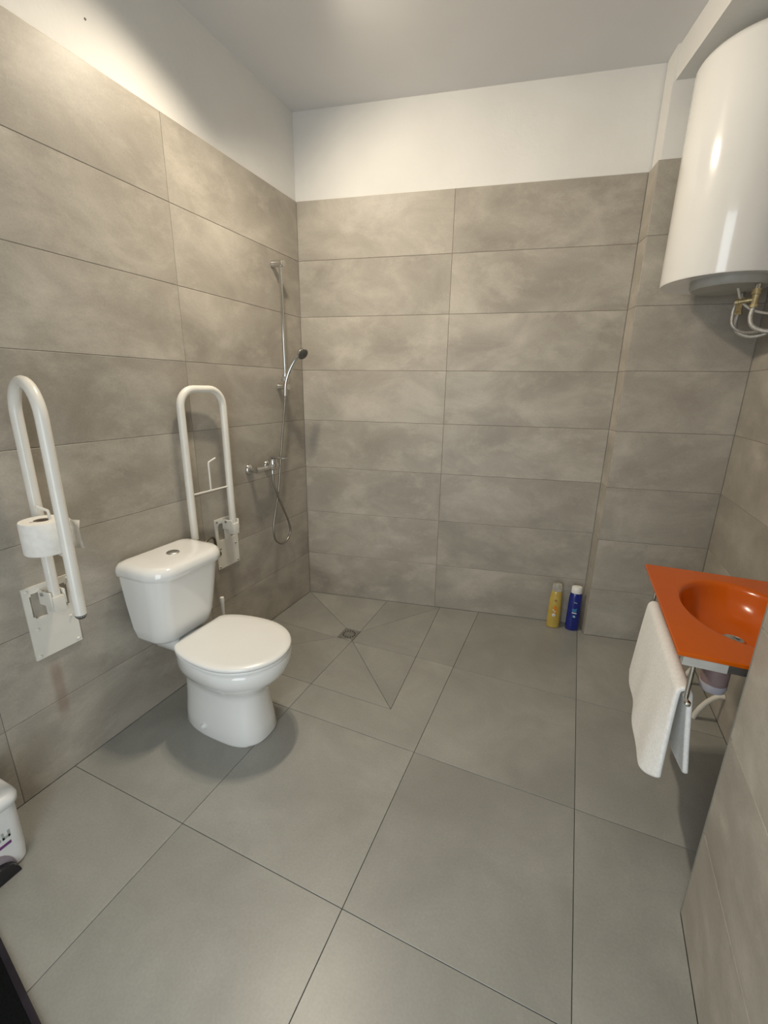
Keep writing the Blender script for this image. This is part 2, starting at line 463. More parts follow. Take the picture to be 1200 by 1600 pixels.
def clip_room(poly):
    # the room is convex except at the pier and the wall stub: clip by the outer lines, then cut those two notches off
    p = hp(poly, LFRONT + Vector((0, 0)), LFRONT + Vector((1, 0))) if False else poly
    p = clip(p, Vector((0, 0)), Vector((1, 0)))
    d = BACK1; p = clip(p, Vector((0, 0)), Vector((d.y, -d.x)).normalized())
    d = RIGHT1 - COLF1; p = clip(p, COLF1, Vector((d.y, -d.x)).normalized()) if len(p) > 2 else p
    return p
def outside_split(poly, a, n):
    return clip(poly, a, n), clip(poly, a, -n)
def unit(d): return Vector((d.y, -d.x)).normalized()
nR = unit(ZN[3] - ZN[2]); nS = unit(COLF0 - BACK1); nF = unit(COLF1 - COLF0); nN = unit(NIB1 - NIB0)
# (corner, m, n): the tile keeps everything but the quadrant where m < 0 and n < 0
NOTCH = ((ZN[2], nR, Vector((0, -1))), (COLF0, nS, nF), (NIB0, Vector((0, 1)), nN))
for x0, x1 in zip(XS, XS[1:]):
    for y1, y0 in zip(YS, YS[1:]):
        cell = clip_room([Vector((x0, y0)), Vector((x1, y0)), Vector((x1, y1)), Vector((x0, y1))])
        if len(cell) < 3: continue
        polys, inner = [cell], []
        for q, m, n in NOTCH:
            out = clip(clip(cell, q, -m) if len(cell) > 2 else [], q, -n)
            if len(out) < 3 or abs(area(out)) < 1e-6: continue
            polys = []
            for a, b in ((m, -n), (m, n), (-m, n)):
                k = clip(cell, q, a)
                if len(k) > 2: k = clip(k, q, b)
                if len(k) > 2: polys.append(k)
            inner = [(q, m), (q, n)]
            if q is ZN[2]:
                if not any(abs(area(k)) > 1e-5 and clip(k, q, n) for k in polys): pass
                for i in range(4):
                    j = (i + 1) % 4
                    k = out
                    for a, b in ((ZN[i], ZN[j]), (ZN[j], DR[j]), (DR[j], DR[i]), (DR[i], ZN[i])):
                        k = hp(k, a, b)
                        if len(k) < 3: break
                    if len(k) > 2: floor_tile([k], True)
                # the notch edges themselves are real joints: only the far quadrant meets its neighbours seamlessly
                full = [k for k in polys if abs(area(k)) > 1e-5]
                if len(full) == 1: inner = []
                else:
                    A = [k for k in full if all((p - q).dot(m) > -1e-6 for p in k) and all((p - q).dot(n) < 1e-6 for p in k)]
                    inner = [(q, m), (q, n)]
            break
        if len(polys) == 3 and inner:
            # joint-free seams only between 0|1 (along n) and 1|2 (along m); outer notch edges keep their joint
            q = inner[0][0]
            sub = []
            bm_polys = polys
            seam = [[inner[1]], [inner[0], inner[1]], [inner[0]]]
            floor_tile_multi = list(zip(bm_polys, seam))
            floor_tile(floor_tile_multi)
        elif polys:
            floor_tile(polys, False, inner if len(polys) > 1 else ())

# ------------------------------------------------------------------ floor drain
dcx, dcy = 0.5058, -0.3628
dr = empty('floor_drain', (dcx, dcy, 0.0)); tag(dr, 'small square steel floor drain in the shower corner', 'drain')
bm = bmesh.new(); box(bm, -0.047, 0.047, -0.052, 0.052, -0.022, -DROP + 0.0005, 0.001, 1); part('plate', bm, M['steel'], dr)
bm = bmesh.new(); lathe(bm, [(0.024, -DROP), (0.024, -DROP + 0.0025), (0.0, -DROP + 0.003)], n=24); part('cover_disc', bm, M['steel'], dr)
for k in range(14):
    a = 2 * pi * k / 14
    bm = bmesh.new(); lathe(bm, [(0.0048, -DROP), (0.0048, -DROP + 0.0012)], (0.035 * cos(a), 0.035 * sin(a), 0), n=8); part('drain_hole', bm, M['hole_dark'], dr)

# ------------------------------------------------------------------ toilet
TY = -1.20
to = empty('toilet', (0.33, TY, 0)); tag(to, 'white close-coupled ceramic toilet with its lid down', 'toilet')
def egg(x0, x1, hw, z, xw=None, back=0.0, n=48, p=2.0):
    """outline: x0 rear, x1 front, widest at xw, back = half width of a flat rear edge"""
    xw = xw if xw is not None else x0 + 0.5 * (x1 - x0)
    L = []
    for k in range(n):
        a = 2 * pi * k / n
        c, s = cos(a), sin(a)
        if c >= 0:
            x = xw + (x1 - xw) * abs(c) ** (2 / p); y = hw * math.copysign(abs(s) ** (2 / p), s)
        else:
            t = abs(c) ** (2 / p)
            x = xw - (xw - x0) * t
            yy = abs(s) ** (2 / p)
            y = math.copysign((back + (hw - back) * yy) if abs(s) > 0.02 else 0, s)
        L.append(Vector((x - 0.33, y, z)))
    return L
bm = bmesh.new()
secs = [(0.165, 0.575, 0.112, 0.0, 2.6), (0.16, 0.580, 0.115, 0.012, 2.6), (0.165, 0.572, 0.111, 0.06, 2.6), (0.17, 0.560, 0.103, 0.14, 2.5), (0.17, 0.560, 0.100, 0.20, 2.4),
        (0.17, 0.572, 0.106, 0.235, 2.3), (0.17, 0.598, 0.127, 0.262, 2.2), (0.15, 0.630, 0.155, 0.290, 2.1), (0.155, 0.653, 0.173, 0.320, 2.05), (0.16, 0.664, 0.182, 0.350, 2.0),
        (0.165, 0.667, 0.184, 0.372, 2.0), (0.17, 0.662, 0.180, 0.384, 2.0), (0.19, 0.64, 0.16, 0.387, 2.0)]
loft(bm, [egg(a, b, h, z, xw=a + 0.62 * (b - a), p=p) for a, b, h, z, p in secs])
bowl = part('bowl', bm, M['ceramic'], to, angle=70)
bm = bmesh.new()
loft(bm, [rrect(0.035 - 0.33, 0.27 - 0.33, -h, h, 0.03, z) for h, z in ((0.05, 0.31), (0.065, 0.325), (0.075, 0.35), (0.078, 0.376), (0.072, 0.383))])
part('rear_deck', bm, M['ceramic'], to, angle=60)
for s in (-1, 1):
    bm = bmesh.new(); lathe(bm, [(0.012, 0), (0.012, 0.004), (0.008, 0.010), (0.0, 0.012)], (0.33 - 0.33, s * 0.1085, 0.045), n=16, M=dirM((0, s, 0.05))); part('bolt_cap', bm, M['seat_plastic'], to)
SX0, SX1, SHW = 0.235, 0.670, 0.187
def seatloop(g, z): return egg(SX0 + g, SX1 - g, SHW - g, z, xw=0.455, back=max(0.05, 0.110 - g), p=2.0)
bm = bmesh.new(); loft(bm, [seatloop(g, z) for g, z in ((0.012, 0.3885), (0.004, 0.3895), (0.002, 0.395), (0.004, 0.3995), (0.02, 0.4005))]); part('seat', bm, M['seat_plastic'], to, angle=60)
bm = bmesh.new(); loft(bm, [seatloop(g, z) for g, z in ((0.02, 0.4015), (0.003, 0.4025), (0.0, 0.407), (0.001, 0.413), (0.006, 0.4175), (0.03, 0.4195), (0.10, 0.421))]); sl = part('seat_lid', bm, M['seat_plastic'], to, angle=60)
for s in (-1, 1):
    bm = bmesh.new(); lathe(bm, [(0.0, -0.022), (0.010, -0.020), (0.010, 0.020), (0.0, 0.022)], (0.232 - 0.33, s * 0.075, 0.397), 'Y', 16); part('hinge', bm, M['seat_plastic'], to)
# cistern
bm = bmesh.new()
cs = [(0.065, 0.150, 0.090, 0.3835, 0.04), (0.052, 0.180, 0.120, 0.386, 0.06), (0.044, 0.195, 0.134, 0.394, 0.066), (0.039, 0.203, 0.142, 0.408, 0.068), (0.033, 0.213, 0.150, 0.45, 0.068), (0.028, 0.228, 0.160, 0.56, 0.068), (0.025, 0.240, 0.167, 0.66, 0.068), (0.025, 0.242, 0.168, 0.690, 0.068)]
loft(bm, [rrect(a - 0.33, b - 0.33, -h, h, [r, 0.02, 0.02, r], z, 8) for a, b, h, z, r in cs])
part('cistern', bm, M['ceramic'], to, angle=60)
bm = bmesh.new()
def lidloop(g, z, bow=0.012):
    L = rrect(0.022 + g * .4 - 0.33, 0.262 - g - 0.33, -0.182 + g, 0.182 - g, [max(0.02, 0.085 - g * .5), 0.03, 0.03, max(0.02, 0.085 - g * .5)], z, 10)
    return [Vector((p.x + (bow * (1 - (p.y / 0.182) ** 2) if p.x > -0.2 else 0), p.y, z)) for p in L]
loft(bm, [lidloop(0.006, 0.690), lidloop(0.0, 0.693), lidloop(0.0, 0.712), lidloop(0.004, 0.726), lidloop(0.014, 0.736), lidloop(0.035, 0.741), lidloop(0.07, 0.743)])
cl = part('cistern_lid', bm, M['ceramic'], to, angle=70)
bm = bmesh.new(); lathe(bm, [(0.025, 0.7425), (0.025, 0.745), (0.022, 0.7475), (0.0, 0.748)], (0.145 - 0.33, 0, 0), n=24); part('flush_button', bm, M['steel'], cl)

# water valve and hose of the cistern
va = empty('angle_valve', (0.0, -0.862, 0.60)); tag(va, 'small tarnished water valve on the wall beside the cistern', 'valve')
bm = bmesh.new(); lathe(bm, [(0.018, 0.0005), (0.018, 0.004), (0.009, 0.006), (0.009, 0.04), (0.012, 0.04), (0.012, 0.056), (0.0, 0.057)], axis='X', n=16); part('valve_body', bm, M['old_braid'], va)
bm = bmesh.new(); tube(bm, smooth_path([(0.033, 0.0, 0.005), (0.036, -0.002, 0.05), (0.045, -0.02, 0.09), (0.055, -0.06, 0.10), (0.062, -0.11, 0.075), (0.065, -0.166, 0.04)]), 0.0065, 10); part('supply_hose', bm, M['old_braid'], va)

# ------------------------------------------------------------------ toilet brush
tb = empty('toilet_brush', (0.115, -0.935, 0)); tag(tb, 'white toilet brush in its holder between toilet and shower wall', 'toilet brush')
bm = bmesh.new(); lathe(bm, [(0.045, 0.0), (0.047, 0.004), (0.044, 0.12), (0.040, 0.13), (0.036, 0.128)], n=28, cap1=False); part('holder', bm, M['bin_plastic'], tb)
bm = bmesh.new(); lathe(bm, [(0.034, 0.124), (0.034, 0.130), (0.009, 0.136), (0.0075, 0.16), (0.0065, 0.30), (0.0075, 0.36), (0.0105, 0.40), (0.0095, 0.412), (0.0, 0.416)], n=16); part('handle', bm, M['cap_white'], tb)

# ------------------------------------------------------------------ fold-up grab rails
def cellplate(bm, xs, zs, filled, y0, y1):
    nx, nz = len(xs) - 1, len(zs) - 1
    vv = {}
    def V(i, j, y):
        k = (i, j, y)
        if k not in vv: vv[k] = bm.verts.new((xs[i], y, zs[j]))
        return vv[k]
    f = lambda i, j: 0 <= i < nx and 0 <= j < nz and filled(i, j)
    for i in range(nx):
        for j in range(nz):
            if not f(i, j): continue
            for y in (y0, y1): bm.faces.new([V(i, j, y), V(i + 1, j, y), V(i + 1, j + 1, y), V(i, j + 1, y)])
            if not f(i - 1, j): bm.faces.new([V(i, j, y0), V(i, j + 1, y0), V(i, j + 1, y1), V(i, j, y1)])
            if not f(i + 1, j): bm.faces.new([V(i + 1, j, y0), V(i + 1, j + 1, y0), V(i + 1, j + 1, y1), V(i + 1, j, y1)])
            if not f(i, j - 1): bm.faces.new([V(i, j, y0), V(i + 1, j, y0), V(i + 1, j, y1), V(i, j, y1)])
            if not f(i, j + 1): bm.faces.new([V(i, j + 1, y0), V(i + 1, j + 1, y0), V(i + 1, j + 1, y1), V(i, j + 1, y1)])

def u_path(a, b, zb_a, zb_b, ztop, rad, n=8):
    """a, b: xy of the tubes"""
    a, b = Vector(a), Vector(b); d = (b - a); L = d.length; u = d / L
    P = []
    def at(s, z): q = a + u * s; return Vector((q.x, q.y, z))
    m = 10
    for k in range(m): P.append(at(0, zb_a + (ztop - rad - zb_a) * k / m))
    for k in range(n + 1):
        t = radians(180 - 90 * k / n); P.append(at(rad + rad * cos(t), ztop - rad + rad * sin(t)))
    for k in range(n + 1):
        t = radians(90 - 90 * k / n); P.append(at(L - rad + rad * cos(t), ztop - rad + rad * sin(t)))
    for k in range(1, m + 1): P.append(at(L, ztop - rad + (zb_b - ztop + rad) * k / m))
    out = []
    for p in P:
        if not out or (p - out[-1]).length > 1e-5: out.append(p)
    return out

def grab_rail(y0, plate_z, a, b, za, zb, ztop, rad, label, zrod, screws, bend):
    """y0: plate near edge (towards the camera); plate on the left wall, front to +x"""
    root = empty('grab_rail', (0, y0 + 0.076, plate_z)); tag(root, label, 'grab rail', 'fold-up grab rails')
    PW, PH = 0.152, 0.265
    # plate in wall-local axes: s along +y, out along +x
    xs = [0, 0.018, 0.024, 0.057, 0.063, 0.100, 0.106, 0.129, 0.135, PW]; zs = [0, 0.150, 0.157, 0.232, 0.240, PH]
    def fil(i, j):
        if j in (1, 2, 3):
            if i in (1, 2, 3):
                return (i in (1, 3) and j in (1, 3)) and i == 1
            if i in (5, 6, 7):
                return (i in (5, 7) and j in (1, 3)) and i == 7
        return True
    bm = bmesh.new(); cellplate(bm, xs, zs, fil, -0.0005, -0.0065)
    pl = part('mounting_plate', bm, M['white_enamel'], smooth=False)
    pl.rotation_euler = (0, 0, radians(90)); pl.location = (0, y0, plate_z)
    objs = [pl]
    bm = bmesh.new()
    tube(bm, u_path(a, b, za, zb, ztop, rad), 0.0165, 20)
    objs.append(part('rail_tube', bm, M['white_enamel'], angle=60))
    bm = bmesh.new()
    lathe(bm, [(0.0, -0.012), (0.010, -0.010), (0.015, -0.004), (0.0167, 0.001), (0.0167, 0.004)], (b[0], b[1], zb), n=18)
    objs.append(part('end_cap', bm, M['dark_rubber']))
    # hinge: clevis cheeks on the plate, socket, cross pin
    ay = a[1]
    bm = bmesh.new()
    for s in (-1, 1): box(bm, 0.006, a[0] + 0.018, ay + s * 0.0215 - 0.003, ay + s * 0.0215 + 0.003, za - 0.022, za + 0.030, 0.0015, 1)
    box(bm, a[0] - 0.020, a[0] + 0.021, ay - 0.0185, ay + 0.0185, za - 0.045, za + 0.012, 0.003, 2)
    h = part('hinge_bracket', bm, M['white_enamel']); objs.append(h)
    bm = bmesh.new(); lathe(bm, [(0.0, -0.030), (0.006, -0.029), (0.006, 0.029), (0.0, 0.030)], (a[0] - 0.022, ay, za + 0.020), 'Y', 12)
    pin = part('hinge_pin', bm, M['steel']); objs.append(pin)
    for (sy, sz) in ((0.012, 0.252), (0.140, 0.252), (0.012, 0.012), (0.140, 0.012), (0.022, 0.110), (0.130, 0.110)):
        bm = bmesh.new(); lathe(bm, [(0.0058, 0.0065), (0.0058, 0.0085), (0.004, 0.0110), (0.0, 0.012)], (0, y0 + sy, plate_z + sz), 'X', 12)
        objs.append(part('screw', bm, screws))
    # roll holder: rod between the tubes with an upright bent peg
    mid = ((a[0] + b[0]) / 2, (a[1] + b[1]) / 2)
    bm = bmesh.new()
    tube(bm, [(a[0], a[1], zrod), (b[0], b[1], zrod)], 0.0042, 10)
    tube(bm, smooth_path([(mid[0], mid[1], zrod), (mid[0], mid[1], zrod + 0.06), (mid[0], mid[1], zrod + 0.125), (mid[0] + 0.2 * bend[0], mid[1] + 0.2 * bend[1], zrod + 0.137), (mid[0] + bend[0], mid[1] + bend[1], zrod + 0.152)], 4), 0.0042, 10)
    objs.append(part('roll_holder', bm, M['white_enamel'], angle=60))
    under(root, *objs)
    return root
grab_rail(-1.672, 0.488, (0.055, -1.603), (0.250, -1.643), 0.705, 0.708, 1.405, 0.098, 'white fold-up grab rail holding the toilet paper roll', 0.895, M['white_enamel'], (-0.010, -0.026))
grab_rail(-0.828, 0.492, (0.055, -0.755), (0.045, -0.992), 0.722, 0.715, 1.385, 0.075, 'white fold-up grab rail with an empty roll holder beside the cistern', 0.925, M['steel'], (0.016, 0.030))

# toilet roll
tr = empty('toilet_roll', (0.137, -1.637, 0.901)); tag(tr, 'white toilet paper roll on the peg of the left grab rail', 'toilet roll')
bm = bmesh.new(); lathe(bm, [(0.0215, 0.0), (0.058, 0.0), (0.060, 0.003), (0.060, 0.097), (0.058, 0.1), (0.0215, 0.1), (0.0215, 0.0)], n=40, cap0=False, cap1=False); part('paper', bm, M['paper'], tr)
bm = bmesh.new(); lathe(bm, [(0.0213, 0.001), (0.0213, 0.0995), (0.0200, 0.0995), (0.0200, 0.001), (0.0213, 0.001)], n=32, cap0=False, cap1=False); part('core', bm, M['card'], tr)
bm = bmesh.new()
pts = []
for k in range(13):
    t = k / 12
    pts.append((0.0 + 0.078 * t, 0.0602 + 0.012 * sin(t * 7) * t - 0.010 * t))
L0 = [[Vector((x, y, z)) for z in (0.004, 0.035, 0.07, 0.097)] for x, y in pts]
for i, L in enumerate(L0):
    for j, p in enumerate(L): p.y += 0.004 * sin(i * 1.7 + j * 2.1) * (i / 12); p.z += 0.004 * sin(i * 0.9) * (i / 12)
loft(bm, L0, False, False, False)
ts = part('loose_sheet', bm, M['paper'], tr); sm = ts.modifiers.new('solidify', 'SOLIDIFY'); sm.thickness = 0.0008

# ------------------------------------------------------------------ shower
RX, RY = 0.052, -0.25
sr = empty('shower_riser_rail', (0, RY, 1.40)); tag(sr, 'chrome shower riser rail near the tiled corner', 'shower rail')
for nm, z in (('top_bracket', 0.628), ('lower_bracket', 0.0)):
    bm = bmesh.new(); lathe(bm, [(0.0, 0.001), (0.0165, 0.001), (0.0175, 0.004), (0.0155, 0.008), (0.0155, 0.066), (0.0175, 0.069), (0.0165, 0.074), (0.0, 0.075)], (0, 0, z), 'X', 24); part(nm, bm, M['chrome'], sr)
bm = bmesh.new(); tube(bm, [(RX, 0, -0.002), (RX, 0, 0.3), (RX, 0, 0.63)], 0.0088, 16); part('bar', bm, M['chrome'], sr)
bm = bmesh.new(); lathe(bm, [(0.0, -0.022), (0.016, -0.020), (0.017, 0.0), (0.016, 0.020), (0.0, 0.022)], (RX, 0, 0.048), n=20); lathe(bm, [(0.0, -0.040), (0.013, -0.038), (0.013, -0.012), (0.0, -0.010)], (RX + 0.010, 0, 0.040), 'Y', 18); part('slider', bm, M['chrome'], sr)

hs = empty('hand_shower', (0.060, RY - 0.026, 1.37)); tag(hs, 'chrome hand shower clipped to the riser rail', 'shower head')
bm = bmesh.new()
hp_ = smooth_path([(0.004, 0, -0.018), (0.010, 0, 0.04), (0.028, 0.004, 0.10), (0.066, 0.008, 0.165), (0.108, 0.012, 0.205)], 6)
nn = len(hp_); tube(bm, hp_, 0.01, 14, rs=[0.0095 + 0.003 * sin(pi * i / nn) for i in range(nn)]); part('handle', bm, M['chrome'], hs, angle=60)
D = dirM((0.80, -0.20, -0.62))
bm = bmesh.new(); lathe(bm, [(0.0, -0.020), (0.016, -0.018), (0.030, -0.008), (0.035, 0.002), (0.034, 0.008), (0.031, 0.010)], (0.119, 0.013, 0.206), n=28, M=D); hd = part('head', bm, M['chrome'], hs)
bm = bmesh.new(); lathe(bm, [(0.0305, 0.0095), (0.026, 0.0125), (0.0, 0.0135)], (0.119, 0.013, 0.206), n=28, M=D, cap0=True); part('spray_face', bm, M['dark_rubber'], hd)

mx = empty('shower_mixer', (0, -0.47, 0.968)); tag(mx, 'chrome wall-mounted shower mixer tap with lever', 'mixer tap')
for s in (-0.073, 0.077):
    bm = bmesh.new(); lathe(bm, [(0.0, 0.001), (0.030, 0.001), (0.030, 0.005), (0.024, 0.014), (0.013, 0.018), (0.0125, 0.05), (0.0, 0.05)], (0, s, 0), 'X', 24); part('wall_flange', bm, M['chrome'], mx)
bm = bmesh.new(); lathe(bm, [(0.0, -0.088), (0.017, -0.086), (0.017, -0.060), (0.0125, -0.055), (0.0125, 0.03), (0.020, 0.036), (0.021, 0.088), (0.0, 0.092)], (0.055, 0, 0), 'Y', 22); part('body', bm, M['chrome'], mx)
bm = bmesh.new(); lathe(bm, [(0.022, -0.005), (0.024, 0.015), (0.024, 0.040), (0.020, 0.046), (0.0, 0.048)], (0.055, 0.062, 0.0), n=22); part('cartridge', bm, M['chrome'], mx)
bm = bmesh.new(); box(bm, 0.040, 0.150, 0.052, 0.074, 0.048, 0.058, 0.003, 2); part('lever', bm, M['chrome'], mx)
bm = bmesh.new(); lathe(bm, [(0.0, -0.040), (0.009, -0.040), (0.009, -0.010), (0.0, -0.010)], (0.055, 0.055, 0), n=14); part('hose_outlet', bm, M['chrome'], mx)
bm = bmesh.new()
tube(bm, smooth_path([(0.055, -0.415, 0.930), (0.056, -0.412, 0.87), (0.062, -0.39, 0.80), (0.066, -0.352, 0.715), (0.066, -0.305, 0.62), (0.064, -0.288, 0.55), (0.062, -0.320, 0.505), (0.060, -0.375, 0.497),
                      (0.060, -0.430, 0.54), (0.060, -0.440, 0.62), (0.058, -0.415, 0.70), (0.054, -0.385, 0.77), (0.054, -0.362, 0.85), (0.058, -0.340, 1.0), (0.060, -0.312, 1.15), (0.062, -0.286, 1.28), (0.064, -0.277, 1.353)], 8), 0.0062, 10)
tag(part('shower_hose', bm, M['hose_metal'], angle=60), 'flexible metal shower hose hanging in a loop from the mixer', 'hose')

# ------------------------------------------------------------------ bottles
def bottle_body(bm, prof, n=32):
    loft(bm, [[Vector((a * cos(2 * pi * k / n), b * sin(2 * pi * k / n), z)) for k in range(n)] for a, b, z in prof])
yb = empty('shampoo_bottle', (1.608, 0.232, 0), 0.15); tag(yb, 'yellow shampoo bottle with clear cap on the shower floor', 'bottle', 'bottles in the shower corner')
bm = bmesh.new(); bottle_body(bm, [(0.032, 0.020, 0.0), (0.037, 0.024, 0.004), (0.038, 0.0255, 0.03), (0.037, 0.025, 0.12), (0.035, 0.024, 0.19), (0.032, 0.0225, 0.222), (0.029, 0.021, 0.236), (0.026, 0.019, 0.240)]); part('body', bm, M['shampoo_yellow'], yb)
bm = bmesh.new(); bottle_body(bm, [(0.028, 0.0205, 0.2405), (0.029, 0.0210, 0.243), (0.0275, 0.0205, 0.278), (0.024, 0.018, 0.285), (0.010, 0.008, 0.287)]); part('cap', bm, M['clear_cap'], yb)
bb = empty('shower_gel_bottle', (1.716, 0.246, 0), 0.15); tag(bb, 'dark blue shower gel bottle with white cap beside the tiled pier', 'bottle', 'bottles in the shower corner')
bm = bmesh.new(); bottle_body(bm, [(0.034, 0.020, 0.0), (0.037, 0.023, 0.004), (0.0375, 0.024, 0.03), (0.037, 0.024, 0.16), (0.036, 0.0235, 0.215), (0.033, 0.022, 0.236), (0.029, 0.020, 0.242)]); part('body', bm, M['blue_bottle'], bb)
bm = bmesh.new(); bottle_body(bm, [(0.029, 0.020, 0.2425), (0.030, 0.0208, 0.245), (0.029, 0.020, 0.279), (0.0275, 0.0185, 0.283), (0.012, 0.008, 0.2835)]); part('cap', bm, M['cap_white'], bb)
def decal(parent, name, poly, a, b, mat, off=0.0004):
    """flat print wrapped on the front (-y) of an elliptic bottle; poly in (x, z), cut in columns so that it follows the curve"""
    bm = bmesh.new()
    P = [Vector(p) for p in poly]
    if area(P) < 0: P.reverse()
    xs = sorted(p.x for p in P); x0, x1 = xs[0], xs[-1]; n = max(1, int((x1 - x0) / 0.003))
    for k in range(n):
        q = clip(P, Vector((x0 + (x1 - x0) * k / n, 0)), Vector((1, 0)))
        if len(q) > 2: q = clip(q, Vector((x0 + (x1 - x0) * (k + 1) / n, 0)), Vector((-1, 0)))
        if len(q) < 3: continue
        try: bm.faces.new([bm.verts.new((p.x, -b * sqrt(max(0.0, 1 - (p.x / a) ** 2)) - off, p.y)) for p in q])
        except ValueError: pass
    bmesh.ops.remove_doubles(bm, verts=bm.verts, dist=1e-6)
    return part(name, bm, mat, parent, smooth=False)
def rect(x0, x1, z0, z1, sk=0.0): return [(x0, z0), (x1, z0 + sk), (x1, z1 + sk), (x0, z1)]
for x0, x1, z0, z1 in ((-0.010, -0.004, 0.182, 0.190), (-0.003, 0.004, 0.180, 0.188)): decal(yb, 'print', rect(x0, x1, z0, z1), 0.0365, 0.0252, M['rust'])
for x0, x1, z0, z1 in ((-0.010, 0.000, 0.128, 0.150), (0.000, 0.009, 0.118, 0.144), (-0.002, 0.010, 0.100, 0.118)): decal(yb, 'print', rect(x0, x1, z0, z1), 0.0368, 0.0256, M['orange_print'])
for x0, x1, z0, z1 in ((-0.015, -0.006, 0.122, 0.127), (-0.006, 0.003, 0.112, 0.118)): decal(yb, 'print', rect(x0, x1, z0, z1, -0.004), 0.0368, 0.0256, M['white_print'], 0.0009)
for k in range(5):
    a = 2 * pi * k / 5 + 0.3; c = (-0.005 + 0.006 * cos(a), 0.090 + 0.007 * sin(a))
    decal(yb, 'print_petal', [(c[0] + 0.0042 * cos(t * pi / 4), c[1] + 0.0048 * sin(t * pi / 4)) for t in range(8)], 0.0372, 0.0256, M['white_print'], 0.0007)
decal(yb, 'print_petal', [(-0.005 + 0.003 * cos(t * pi / 4), 0.090 + 0.003 * sin(t * pi / 4)) for t in range(8)], 0.0372, 0.0256, M['orange_print'], 0.0012)
decal(bb, 'print', rect(-0.010, 0.008, 0.186, 0.191, -0.003), 0.037, 0.0240, M['grey_print'])
for (x0, x1, z0, z1, mt) in ((-0.014, 0.010, 0.128, 0.148, 'blue_print'), (-0.014, 0.012, 0.118, 0.124, 'white_print'), (-0.008, 0.008, 0.090, 0.108, 'blue_print'), (-0.004, 0.006, 0.094, 0.102, 'white_print'), (0.004, 0.010, 0.146, 0.152, 'blue_print')):
    decal(bb, 'print', rect(x0, x1, z0, z1, -0.003), 0.0372, 0.0242, M[mt], 0.0009 if mt == 'white_print' else 0.0004)

# ------------------------------------------------------------------ water heater
HX, HY, HR = 2.072, 0.02, 0.219
wh = empty('water_heater', (HX, HY, 1.84)); tag(wh, 'large white cylindrical water heater hung high in the corner', 'water heater')
bm = bmesh.new(); lathe(bm, [(0.0, 0.012), (0.150, 0.010), (0.208, 0.002), (0.216, 0.0), (HR, 0.006), (HR, 0.745), (0.217, 0.755), (0.208, 0.768), (0.185, 0.782), (0.12, 0.795), (0.0, 0.800)], n=96); part('tank', bm, M['heater_enamel'], wh, angle=30)
bm = bmesh.new(); lathe(bm, [(0.138, 0.011), (0.138, -0.010), (0.130, -0.024), (0.0, -0.026)], (0.03, 0.0, 0), n=48); part('bottom_cover', bm, M['heater_base'], wh)
for z in (0.18, 0.62):
    bm = bmesh.new(); box(bm, HR - 0.03, 0.258, -0.10, 0.10, z - 0.02, z + 0.02, 0.002, 1); part('wall_bracket', bm, M['plain_grey'], wh)
for i, (px, py) in enumerate(((0.105, -0.10), (0.105, 0.09))):
    bm = bmesh.new()
    lathe(bm, [(0.011, -0.028), (0.011, -0.052)], (px, py, 0), n=14); part('pipe_stub', bm, M['chrome'], wh)
    bm = bmesh.new()
    lathe(bm, [(0.0, -0.046), (0.0165, -0.046), (0.0165, -0.064), (0.0125, -0.066), (0.0125, -0.100), (0.015, -0.101), (0.015, -0.112), (0.0, -0.112)], (px, py, 0), n=6 if i else 14)
    if i == 0:
        lathe(bm, [(0.0, 0.0), (0.009, 0.0), (0.009, 0.05), (0.012, 0.051), (0.012, 0.062), (0.0, 0.063)], (px, py, -0.082), n=12, M=dirM((-0.6, 0.25, -0.05)))
    part('brass_fitting', bm, M['brass'], wh)
    bm = bmesh.new()
    ex = 0.245
    tube(bm, smooth_path([(px, py, -0.108), (px - 0.002, py, -0.15), (px + 0.012, py - 0.01, -0.185), (px + 0.055, py - 0.03, -0.205), (px + 0.10, py - 0.05, -0.195), (ex - 0.012, py - 0.06, -0.17), (ex + 0.008, py - 0.06, -0.165)], 8), 0.0082, 12)
    part('flexible_hose', bm, M['braid'], wh)
bm = bmesh.new(); tube(bm, smooth_path([(0.06, -0.02, -0.024), (0.075, -0.05, -0.08), (0.12, -0.07, -0.12), (0.20, -0.05, -0.13), (0.252, -0.03, -0.10)], 8), 0.0045, 8); part('power_cable', bm, M['pipe_white'], wh)
bm = bmesh.new(); tube(bm, smooth_path([(0.052, -0.068, -0.088), (0.050, -0.066, -0.13), (0.060, -0.065, -0.175), (0.11, -0.06, -0.20), (0.20, -0.05, -0.185), (0.252, -0.045, -0.15)], 8), 0.0055, 10); part('relief_hose', bm, M['braid'], wh)

# ------------------------------------------------------------------ basin with towel rail
SZ = 0.752
sk = empty('washbasin', (2.11, -0.865, 0)); tag(sk, 'orange glass washbasin with an oval bowl on the right wall', 'basin')
bx0, bx1, by0, by1 = 1.907, 2.319, -1.164, -0.514
ex_, ey_, ea, eb = 2.128, -0.825, 0.158, 0.235
n = 72
def rect_pt(a):
    c, s = cos(a), sin(a)
    t = min(((bx1 - ex_) / c) if c > 1e-9 else 1e9, ((bx0 - ex_) / c) if c < -1e-9 else 1e9, ((by1 - ey_) / s) if s > 1e-9 else 1e9, ((by0 - ey_) / s) if s < -1e-9 else 1e9)
    return ex_ + c * t, ey_ + s * t
angs = sorted(set([2 * pi * k / n for k in range(n)] + [math.atan2(y - ey_, x - ex_) % (2 * pi) for x in (bx0, bx1) for y in (by0, by1)]))
def ell(k, z): return [Vector((ex_ + ea * k * cos(a) , ey_ + eb * k * sin(a), z)) for a in angs]
def ellang(k, z):
    L = []
    for a in angs:
        c, s = cos(a), sin(a); r = k / sqrt((c / ea) ** 2 + (s / eb) ** 2)
        L.append(Vector((ex_ + c * r, ey_ + s * r, z)))
    return L
bm = bmesh.new()
